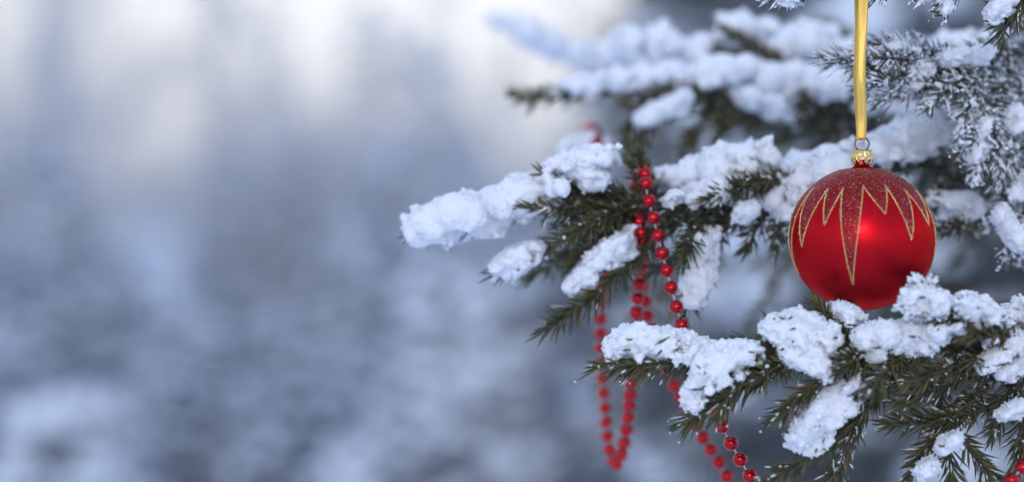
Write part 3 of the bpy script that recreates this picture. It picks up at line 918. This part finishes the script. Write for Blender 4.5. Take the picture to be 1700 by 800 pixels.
# ---- two deeper branches, far out of focus
B = Branch([(1650, 60, 2.00), (1400, 70, 1.96), (1200, 75, 1.95), (1000, 82, 1.95), (900, 72, 1.95)], 1.92, 0.009, 0.003)
B.laterals(8, 0.4, 0.78, 0.16, 0.5, dens=1400)
B.mass([(812, 34, 14), (850, 48, 18), (890, 68, 22), (935, 84, 24), (985, 92, 24), (1040, 84, 24), (1100, 90, 22), (1160, 96, 22)], 1.95, 0.03)
B.done()
B = Branch([(1650, 300, 1.98), (1500, 320, 1.95), (1350, 360, 1.95), (1180, 420, 1.95), (1060, 450, 1.95)], 1.62, 0.009, 0.003)
B.laterals(10, 0.35, 0.98, 0.17, 0.9, dens=1300, frost=0.25, fr=1.6)
B.mass([(1580, 300, 22), (1500, 310, 26), (1420, 320, 26), (1350, 345, 22)], 1.94, 0.03)
B.mass([(1300, 370, 18), (1230, 395, 22), (1150, 420, 16)], 1.94, 0.02)
B.done()
B = Branch([(1700, 520, 1.90), (1600, 470, 1.92), (1500, 500, 1.95)], 1.42, 0.009, 0.003)
B.laterals(14, 0.2, 0.98, 0.2, 0.8, dens=1700)
B.done()

# ------------------------------------------------------------------ bauble
BC = P(1431, 396, 1.325)
BR = 121.0 * K * 1.325
ball = empty('christmas_bauble', BC - UP * BR)
tag(ball, 'satin red glass bauble with gold-edged frosted spikes hanging from the ribbon', 'bauble')


def sph(lat, lon, r=1.0):
    lat, lon = np.radians(lat), np.radians(lon)
    return BC + BR * r * np.stack([np.cos(lat) * np.sin(lon), -np.cos(lat) * np.cos(lon), np.sin(lat) * 0.985], -1)


def grid_faces(n, m_, wrap=True):
    i = np.arange(n - 1)[:, None]; j = np.arange(m_ if wrap else m_ - 1)[None]
    j2 = (j + 1) % m_
    return np.stack([i * m_ + j, i * m_ + j2, (i + 1) * m_ + j2, (i + 1) * m_ + j], -1).reshape(-1, 4)


def lathe(geo, cen, prof, k=64, mi=0, wob=None):
    a = np.arange(k) * 2 * math.pi / k
    V = []
    for n_, (r, z) in enumerate(prof):
        rr, zz = np.full(k, r), np.full(k, z)
        if wob is not None:
            rr, zz = wob(n_, a, rr, zz)
        V.append(np.stack([cen[0] + rr * np.sin(a), cen[1] - rr * np.cos(a), cen[2] + zz], -1))
    geo.add(np.concatenate(V), None, grid_faces(len(prof), k), mi)


g = Geo()
prof = []
for la in np.linspace(-89.9, 76, 90):
    prof.append((BR * math.cos(rad(la)), BR * 0.985 * math.sin(rad(la))))
rn, zn = prof[-1]
NECK_R = 11.8 * K * 1.325
prof += [(NECK_R * 1.45, zn + 0.0006), (NECK_R * 1.12, zn + 0.0016), (NECK_R, zn + 0.0032), (NECK_R, zn + 0.0075)]
lathe(g, BC, prof, 128)
body = g.obj('ball', ['red_ball'], ball)
ZT = BC[2] + zn

# frosted spikes: a zigzag of (longitude, latitude) going round the ball
zig = [(-61.8, -6.6), (-45.8, 43.5), (-38.4, 10.4), (-28, 43.5), (-16.9, -38.5), (-6.9, 46.6), (10.7, 19.3), (18.2, 46.6), (32.5, -1), (40.5, 42), (56, 10.4), (64, 42),
       (79, -36), (92, 44), (108, 16), (117, 45), (131, -4), (142, 43), (154, 12), (165, 44), (178, -37), (192, 45), (207, 18), (216, 45), (231, -3), (242, 43), (256, 12), (264, 43),
       (276, -30), (288, 45), (298.2, -6.6)]
zl = np.array(zig)
lon_f = np.arange(-61.8, 298.2, 0.5)


def low_lat(lon):
    i = np.clip(np.searchsorted(zl[:, 0], lon, side='right') - 1, 0, len(zl) - 2)
    t = (lon - zl[i, 0]) / (zl[i + 1, 0] - zl[i, 0])
    a, b_ = zl[i, 1], zl[i + 1, 1]
    falling = b_ < a
    t2 = np.where(falling, t ** 0.85, 1 - (1 - t) ** 0.85)
    return a + (b_ - a) * t2


g = Geo()
lo_ = low_lat(lon_f)
rows = 24
VV = []
for k in range(rows):
    la = lo_ + (74.0 - lo_) * (k / (rows - 1)) ** 1.15
    VV.append(sph(la, lon_f, 1.0035))
g.add(np.concatenate(VV), None, grid_faces(rows, len(lon_f)))
fr_o = g.obj('frosted_spikes', ['frosted_red'], ball)

g = Geo()
pts = []
for i in range(len(zl) - 1):
    n_ = max(6, int(abs(zl[i + 1, 1] - zl[i, 1]) / 0.55))
    t = np.linspace(0, 1, n_, endpoint=False)
    lo2 = zl[i, 0] + (zl[i + 1, 0] - zl[i, 0]) * t
    pts.append(np.stack([lo2, low_lat(lo2)], 1))
zz = np.concatenate(pts)
q = sph(zz[:, 1], zz[:, 0], 1.005)
tube(g, q, 0.00038 * (1 + 0.25 * rng.normal(size=len(q))).clip(0.5, 1.5), 5)
k = 3400
ii = rng.integers(0, len(q) - 1, k)
grains(g, q[ii] + rng.normal(size=(k, 3)) * 0.00032, rng.uniform(0.00016, 0.00036, k))
out_o = g.obj('glitter_outline', ['glitter'], fr_o, smooth=False)
# loose glitter on the frosted top
g = Geo()
k = 1500
lon = rng.uniform(-180, 180, k); la = 40 + 34 * rng.uniform(size=k) ** 0.8
pp = sph(la, lon, 1.006)
grains(g, pp, rng.uniform(0.00010, 0.00022, k))
k = 260
pp = sph(rng.uniform(-60, 40, k), rng.uniform(-180, 180, k), 1.001)
grains(g, pp, rng.uniform(0.00005, 0.00011, k))
g.obj('glitter_dust', ['glitter'], fr_o, smooth=False, kind='stuff')

# cap with a pinked lower edge
CR = 17.5 * K * 1.325
cz = ZT + 0.0030
capc = np.array([BC[0], BC[1], cz])


def cap_wob(n_, a, rr, zz):
    if n_ <= 1:
        zz = zz + 0.0014 * np.sign(np.cos(a * 9)) * np.abs(np.cos(a * 9)) ** 0.6
        rr = rr + 0.0003 * np.cos(a * 9)
    return rr + 0.00022 * np.sin(a * 18 + n_), zz


g = Geo()
lathe(g, capc, [(CR * 0.94, 0.0002), (CR * 0.985, 0.0004), (CR, 0.0024), (CR * 1.01, 0.0040), (CR * 0.98, 0.0056), (CR * 0.90, 0.0068), (CR * 0.80, 0.0073), (CR * 0.4, 0.0075), (0.0002, 0.0075)], 144, wob=cap_wob)
cap_o = g.obj('cap', ['gold_cap'], ball)
# wire ring
g = Geo()
RR = 11.6 * K * 1.325
rc = capc + UP * (0.0073 + RR * 0.86)
a = np.linspace(-math.pi * 0.62, math.pi * 1.62, 64)
a = np.linspace(0, 2 * math.pi, 73)
q = rc + np.stack([np.cos(a) * RR, np.sin(a * 1.0) * 0.0004, np.sin(a) * RR], -1)
tube(g, q, 0.00050, 8)
for s_ in (-1, 1):
    tube(g, np.array([rc + np.array([s_ * 0.0012, 0, -RR * 0.94]), rc + np.array([s_ * 0.0018, 0, -RR - 0.0024])]), 0.0004, 6)
g.obj('wire_loop', ['wire'], cap_o)

# ------------------------------------------------------------------ ribbon: one loop over the overhead branch and through the ring
rib = empty('gold_ribbon', rc + UP * RR)
tag(rib, 'narrow gold satin ribbon loop that the red bauble hangs from', 'ribbon')
top_z = P(0, -62, 1.325)[2]
zb = rc[2] + RR - 0.0004


def ribbon_strip(name, x0, x1, y_b, y_t, w0, w1, tw0, tw1, ph):
    n = 90
    s = np.linspace(0, 1, n)
    zc = zb + (top_z - zb) * s
    xc = x0 + (x1 - x0) * s + 0.00035 * np.sin(s * 9 + ph)
    slope = np.where((s > 0.12) & (s < 0.30), 0.11, np.where(s <= 0.12, -0.06, -0.085 + 0.03 * np.sin(s * 9)))
    slope = np.convolve(np.pad(slope, 3, mode='edge'), np.ones(7) / 7, mode='valid')
    yc = y_b + (y_t - y_b) * s + np.cumsum(slope) * (top_z - zb) / n
    ww = w0 + (w1 - w0) * s
    th = tw0 + (tw1 - tw0) * s + 0.04 * np.sin(s * 7 + ph)
    V = []
    for k in range(9):
        e = (k / 8 - 0.5)
        cup = 0.0006 * (4 * e * e - 1) * (0.6 + 0.4 * np.sin(s * 4 + ph))
        for_ = np.stack([xc + np.cos(th) * ww * e - np.sin(th) * cup, yc + np.sin(th) * ww * e + cup, zc], -1)
        V.append(for_)
    V = np.stack(V, 1)                      # n,9,3
    thick = np.array([0.0, 0.00022, 0.0])
    A = V.reshape(-1, 3); Bk = (V + thick).reshape(-1, 3)
    i = np.arange(n - 1)[:, None]; j = np.arange(8)[None]
    Q = np.stack([i * 9 + j, i * 9 + j + 1, (i + 1) * 9 + j + 1, (i + 1) * 9 + j], -1).reshape(-1, 4)
    nb = len(A)
    i1 = np.arange(n - 1)
    e1 = np.stack([i1 * 9, (i1 + 1) * 9, (i1 + 1) * 9 + nb, i1 * 9 + nb], -1)
    e2 = np.stack([i1 * 9 + 8, i1 * 9 + 8 + nb, (i1 + 1) * 9 + 8 + nb, (i1 + 1) * 9 + 8], -1)
    g = Geo()
    g.add(np.vstack([A, Bk]), None, np.vstack([Q, Q[:, ::-1] + nb, e1, e2]))
    return g.obj(name, ['ribbon'], rib)


px1 = K * 1.325
xr = BC[0] - 3 * px1
ribbon_strip('front_strand', xr + 0.4 * px1, xr + 1.5 * px1, rc[1] - 0.0016, rc[1] - 0.0030, 16.5 * px1, 18.0 * px1, -0.13, -0.16, 0.6)
ribbon_strip('back_strand', xr - 2.0 * px1, xr - 6.5 * px1, rc[1] + 0.0014, rc[1] + 0.0040, 15.0 * px1, 14.0 * px1, 0.75, 0.6, 2.1)
# fold through the ring and the bend over the branch
g = Geo()
for zc_, sgn, hw, yy in ((zb, -1, 8.2 * px1, 0.0016), (top_z, 1, 8.5 * px1, 0.0034)):
    a = np.linspace(0, math.pi, 14)
    V = np.stack([np.stack([np.full(14, xr + e * hw), rc[1] - np.cos(a) * yy, zc_ + sgn * np.sin(a) * yy * 0.9], -1) for e in np.linspace(-1, 1, 5)], 1)
    i = np.arange(13)[:, None]; j = np.arange(4)[None]
    g.add(V.reshape(-1, 3), None, np.stack([i * 5 + j, i * 5 + j + 1, (i + 1) * 5 + j + 1, (i + 1) * 5 + j], -1).reshape(-1, 4))
g.obj('fold', ['ribbon'], rib)

# ------------------------------------------------------------------ bead garland
path = [(1270, 905, 1.45), (1232, 840, 1.455), (1200, 778, 1.46), (1165, 723, 1.47), (1131, 662, 1.48), (1105, 610, 1.49), (1082, 545, 1.50), (1073, 515, 1.50), (1066, 462, 1.505),
        (1052, 420, 1.52), (1020, 380, 1.57), (968, 300, 1.80), (971, 226, 1.76), (982, 213, 1.67), (991, 236, 1.61), (980, 290, 1.575), (1002, 365, 1.56), (1000, 440, 1.555),
        (998, 530, 1.55), (997, 580, 1.55), (1002, 652, 1.545), (1008, 719, 1.535), (1016, 762, 1.525), (1024, 770, 1.515), (1034, 745, 1.505), (1043, 687, 1.49), (1048, 625, 1.47),
        (1056, 521, 1.45), (1060, 478, 1.445), (1065, 430, 1.435), (1063, 375, 1.405), (1052, 345, 1.45), (1056, 305, 1.455), (1066, 286, 1.42), (1071, 292, 1.398), (1075, 325, 1.39), (1091, 387, 1.385),
        (1107, 450, 1.38), (1133, 543, 1.375), (1165, 625, 1.37), (1195, 700, 1.355), (1244, 788, 1.345), (1300, 880, 1.345), (1400, 960, 1.35), (1500, 975, 1.35), (1600, 900, 1.35),
        (1662, 818, 1.285), (1690, 784, 1.275), (1722, 745, 1.30), (1765, 690, 1.36)]
gw = np.array([P(*p) for p in path])
q, u = spline(gw, 0.002)
gar = empty('bead_garland', P(1066, 284, 1.415))
tag(gar, 'string of shiny red beads looped over the snowy branches', 'bead garland')
g = Geo()
tube(g, q, 0.00045, 5)
g.obj('thread', ['thread'], gar)
bm_r = 0.0042
la = np.linspace(-math.pi / 2, math.pi / 2, 15)
g = Geo()
BV = np.concatenate([np.stack([bm_r * np.cos(x) * np.cos(np.arange(24) * math.pi / 12), bm_r * np.cos(x) * np.sin(np.arange(24) * math.pi / 12), np.full(24, bm_r * 0.97 * np.sin(x))], -1) for x in la])
g.add(BV, None, grid_faces(15, 24))
proto = g.obj('bead', ['bead'])
bead_mesh = proto.data
bpy.data.objects.remove(proto)
go = np.array(gar['_o'])
sA = u[np.argmin(np.linalg.norm(q - P(1071, 292, 1.398), axis=1))]
s = 0.0
while s < u[-1]:
    p = np.array([np.interp(s, u, q[:, k]) for k in range(3)])
    o = bpy.data.objects.new('bead', bead_mesh)
    o.location = p - go
    o.rotation_euler = rng.uniform(-0.5, 0.5, 3)
    o.parent = gar
    SC.collection.objects.link(o)
    s += (0.0108 if s > sA else 0.0096) * rng.uniform(0.94, 1.06)

# ------------------------------------------------------------------ ground
n1, n2 = 150, 90
xs = np.sign(np.linspace(-1, 1, n2)) * np.abs(np.linspace(-1, 1, n2)) ** 2.2 * 400
ys = -60 + (np.linspace(0, 1, n1) ** 2.4) * 760
X, Y = np.meshgrid(xs, ys)
Z = 0.10 * np.sin(X * 0.55 + 0.3 * Y) + 0.07 * np.sin(Y * 0.8 + 1.1 * np.sin(X * 0.4)) + 0.05 * np.sin(X * 1.7 - Y * 1.3)
Z = Z * np.clip(np.hypot(X, Y - 1) / 6, 0, 1) + np.clip((Y - 14) / 60, 0, 1) ** 1.5 * 1.3 + np.clip((Y - 60) / 400, 0, 1) * 4
i = np.arange(n1 - 1)[:, None]; j = np.arange(n2 - 1)[None]
Q = np.stack([i * n2 + j, i * n2 + j + 1, (i + 1) * n2 + j + 1, (i + 1) * n2 + j], -1).reshape(-1, 4)
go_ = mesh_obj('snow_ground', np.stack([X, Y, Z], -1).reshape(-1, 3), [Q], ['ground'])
go_['kind'] = 'structure'
go_['label'] = 'snow-covered ground of the winter clearing'


# ------------------------------------------------------------------ background vegetation
def snowy_shrub(geo, x, y, z0, h, w, n, snow=0.6, shape=0.7, spray=0.16, tw=0, sn=1, nn=5):
    """drooping twiggy sprays, each with snow lying on it"""
    for st in range(7):
        a = rng.uniform(0, 2 * math.pi)
        e = np.array([x + math.cos(a) * w * 0.45 * rng.uniform(), y + math.sin(a) * w * 0.45 * rng.uniform(), z0 + h * rng.uniform(0.6, 0.95)])
        tube(geo, np.array([[x, y, z0 - 0.1], (np.array([x, y, z0]) + e) / 2 + rng.normal(size=3) * 0.03, e]), np.array([0.022, 0.014, 0.006]) * (0.5 + h * 0.4), 4, tw)
    v = rng.uniform(0.02, 1, n) ** 0.85
    rr = w * 0.5 * np.clip(1.05 - v, 0.05, 1) ** shape * np.sqrt(rng.uniform(0.15, 1, n))
    a = rng.uniform(0, 2 * math.pi, n)
    c = np.stack([x + rr * np.cos(a), y + rr * np.sin(a), z0 + v * h], -1)
    out = np.stack([np.cos(a), np.sin(a), rng.uniform(-0.5, 0.3, n)], -1)
    L_ = spray * rng.uniform(0.5, 1.3, n)
    for kx in range(nn):
        dd = out + rng.normal(size=out.shape) * 0.55
        dd /= np.linalg.norm(dd, axis=1)[:, None]
        needles(geo, c + rng.normal(size=c.shape) * spray * 0.15, dd, L_, np.full(n, spray * 0.05), np.zeros((n, 3)), tw)
    m_ = rng.uniform(size=n) < snow
    S = np.stack([rng.uniform(0.5, 1.1, n), rng.uniform(0.5, 1.1, n), rng.uniform(0.25, 0.5, n)], -1)[:, None] * (L_ * 0.62)[:, None, None]
    V = (c + out * (L_ * 0.4)[:, None])[:, None] + ICO_V[None] * S * rng.uniform(0.75, 1.25, size=(n, 12, 1)) + UP * spray * 0.05
    V = V[m_]
    F = (np.arange(len(V))[:, None, None] * 12 + ICO_F[None]).reshape(-1, 3)
    geo.add(V.reshape(-1, 3), F, None, sn)


def ground_z(x, y):
    return -0.12 + np.clip((y - 14) / 60, 0, 1) ** 1.5 * 1.3


def bush(name, label, cat, px, d, h, w, n, **kw):
    x = (px - 850) * K * d
    z0 = ground_z(x, d)
    e = empty(name, (x, d, z0))
    tag(e, label, cat)
    g = Geo()
    tw = kw.pop('twm', 'far_twigs')
    snowy_shrub(g, x, d, z0, h, w, n, **kw)
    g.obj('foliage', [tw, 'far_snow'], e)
    return e


bush('snowy_bush', 'pale snow-covered bush low in the bottom left corner', 'bush', 118, 5.5, 1.27, 0.80, 800, snow=1.0, spray=0.09)
bush('snowy_bush', 'tall pale snowy bush just below the snow-caked branch tip', 'bush', 765, 6.0, 1.55, 0.72, 760, snow=0.97, spray=0.10, shape=0.5)
bush('snowy_bush', 'small pale snowy bush at the bottom edge between two larger bushes', 'bush', 585, 5.6, 1.14, 0.36, 320, snow=1.0, spray=0.08)
bush('young_spruce', 'blurred dark young spruce dusted with snow, behind the bauble and garland', 'spruce tree', 1420, 7.0, 4.4, 2.2, 2600, snow=0.42, spray=0.20, twm='far_needles', shape=0.9)
bush('young_spruce', 'blurred dark snowy spruce at the right edge, behind the frosted branch', 'spruce tree', 1760, 5.6, 4.2, 2.4, 2200, snow=0.3, spray=0.22, twm='far_needles', shape=0.8)

# the thicket across the clearing reads as one mass
g = Geo()
for k in range(122):
    d = rng.uniform(10, 24)
    px = rng.uniform(-350, 1500) if k < 90 else rng.uniform(-1500, -350)
    x = (px - 850) * K * d
    h = rng.uniform(0.9, 1.5) + (d - 10) * 0.05 + (rng.uniform(0.2, 0.7) if rng.uniform() < 0.2 else 0)
    snowy_shrub(g, x, d, ground_z(x, d), h, rng.uniform(0.9, 1.9), 330, snow=rng.uniform(0.45, 0.6), shape=0.4, spray=0.12, nn=4)
for k in range(26):                      # taller, looser growth that thins out upwards
    d = rng.uniform(15, 27)
    px = rng.uniform(-400, 1050)
    if 120 < px < 320:
        continue
    x = (px - 850) * K * d
    snowy_shrub(g, x, d, ground_z(x, d), 1.6 + 1.5 * rng.uniform() ** 1.3 + (d - 10) * 0.05, rng.uniform(0.7, 1.3), 120, snow=0.35, shape=0.75, spray=0.13, nn=4, tw=2)
for k in range(36):                      # thin rimed saplings standing in the scrub
    d = rng.uniform(17, 32)
    pxs = rng.uniform(-300, 1020)
    if 130 < pxs < 305:
        continue
    x = (pxs - 850) * K * d
    z0 = float(ground_z(x, d)); h = 2.0 + 2.4 * rng.uniform() ** 1.4
    for st in range(5):
        b0 = np.array([x + rng.normal() * 0.15, d + rng.normal() * 0.15, z0 - 0.1])
        e0 = b0 + np.array([rng.normal() * 0.25, rng.normal() * 0.25, h * rng.uniform(0.7, 1.0)])
        q, u = spline([b0, (b0 + e0) / 2 + rng.normal(size=3) * 0.08, e0], 0.25)
        tube(g, q, np.linspace(0.018, 0.005, len(q)), 4, 2)
        for tw_ in range(26):
            p0 = q[rng.integers(len(q) // 3, len(q))]
            dd = np.array([rng.normal(), rng.normal(), rng.uniform(0.2, 1.2)]); dd /= np.linalg.norm(dd)
            tube(g, np.array([p0, p0 + dd * rng.uniform(0.15, 0.45)]), np.array([0.007, 0.003]), 3, 2, cap=False)
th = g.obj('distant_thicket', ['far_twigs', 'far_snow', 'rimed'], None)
tag(th, 'blurred blue-grey thicket of snowy scrub across the clearing', 'thicket', kind='stuff')


def bare_tree(name, label, px, d, h, r, seed, lean=0.0, n1_=24):
    rs = np.random.default_rng(seed)
    x = (px - 850) * K * d
    z0 = ground_z(x, d) - 0.1
    e = empty(name, (x, d, z0))
    tag(e, label, 'tree', 'bare trees behind the thicket')
    g = Geo()
    base = np.array([x, d, z0])
    topp = base + np.array([lean * h, 0, h])
    mid = (base + topp) / 2 + np.array([rs.normal() * 0.15, rs.normal() * 0.15, 0])
    q, u = spline([base, mid, topp], 0.4)
    tube(g, q, np.linspace(r, r * 0.15, len(q)), 7)
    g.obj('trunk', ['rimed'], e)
    g = Geo()
    for k in range(n1_):
        v = rs.uniform(0.10, 0.97)
        i = int(v * (len(q) - 1))
        a = rs.uniform(0, 2 * math.pi)
        l_ = h * 0.26 * (1.15 - v) * rs.uniform(0.6, 1.2)
        dd = np.array([math.cos(a) * 0.7, math.sin(a) * 0.7, rs.uniform(0.35, 1.0)])
        p0 = q[i]; p1 = p0 + dd * l_ * 0.5; p2 = p0 + dd * l_ + UP * l_ * 0.15
        tube(g, np.array([p0, p1, p2]), np.array([0.022, 0.014, 0.006]) * h / 7, 4, cap=False)
        for m_ in range(9):
            t = rs.uniform(0.2, 1)
            s0 = p0 + (p2 - p0) * t
            d2 = dd + rs.normal(size=3) * 0.7
            e2 = s0 + d2 * l_ * 0.35
            tube(g, np.array([s0, (s0 + e2) / 2 + rs.normal(size=3) * 0.03, e2]), np.array([0.009, 0.007, 0.004]) * h / 7, 3, cap=False)
            for w_ in range(3):
                s1 = s0 + (e2 - s0) * rs.uniform(0.3, 1)
                e3 = s1 + (d2 + rs.normal(size=3) * 0.8) * l_ * 0.14
                tube(g, np.array([s1, e3]), np.array([0.006, 0.003]) * h / 7, 3, cap=False)
    g.obj('crown', ['rimed'], e)


bare_tree('bare_tree', 'blurred bare tree trunk near the top left corner', 62, 24, 9.0, 0.16, 1)
bare_tree('bare_tree', 'faint bare tree left of the bright gap of sky', 98, 33, 7.0, 0.10, 2)
bare_tree('bare_tree', 'faint slim bare tree just right of the bright gap of sky', 335, 30, 5.5, 0.10, 3)
bare_tree('bare_tree', 'greyish blurred bare tree in the middle of the left half', 372, 26, 4.4, 0.13, 4)
bare_tree('bare_tree', 'short faint bare tree beside the greyish one', 455, 30, 4.2, 0.11, 5)
bare_tree('bare_tree', 'faint bare tree above the snow-caked branch tip', 705, 26, 4.0, 0.12, 6)
bare_tree('bare_tree', 'pale bare tree standing left of the rear branch', 600, 34, 4.2, 0.10, 7)
bare_tree('bare_tree', 'pale thin bare tree half hidden by the rear branch tip', 850, 32, 4.8, 0.09, 9)
bare_tree('bare_tree', 'faint bare tree at the far left edge', -10, 28, 8.5, 0.14, 8)

# ------------------------------------------------------------------ winter haze in the air
hz = bpy.data.materials.new('haze')
hz.use_nodes = True
hn = hz.node_tree.nodes
hn.clear()
ho = hn.new('ShaderNodeOutputMaterial')
hv = hn.new('ShaderNodeVolumePrincipled')
hv.inputs['Color'].default_value = (0.93, 0.95, 1.0, 1)
hv.inputs['Density'].default_value = 0.0055
hv.inputs['Anisotropy'].default_value = 0.0
hz.node_tree.links.new(hv.outputs[0], ho.inputs['Volume'])
M['haze'] = hz
HX, HY0, HY1, HZ0, HZ1 = 405.0, -65.0, 705.0, -1.4, 13.0
hb = np.array([[x, y, z] for x in (-HX, HX) for y in (HY0, HY1) for z in (HZ0, HZ1)])
ho_ = mesh_obj('haze', hb, [np.array([[0, 1, 3, 2], [4, 6, 7, 5], [0, 4, 5, 1], [2, 3, 7, 6], [0, 2, 6, 4], [1, 5, 7, 3]])], ['haze'], smooth=False, kind='stuff')
ho_['label'] = 'thin pale winter haze over the clearing'

for o in bpy.data.objects:
    if '_o' in o:
        del o['_o']
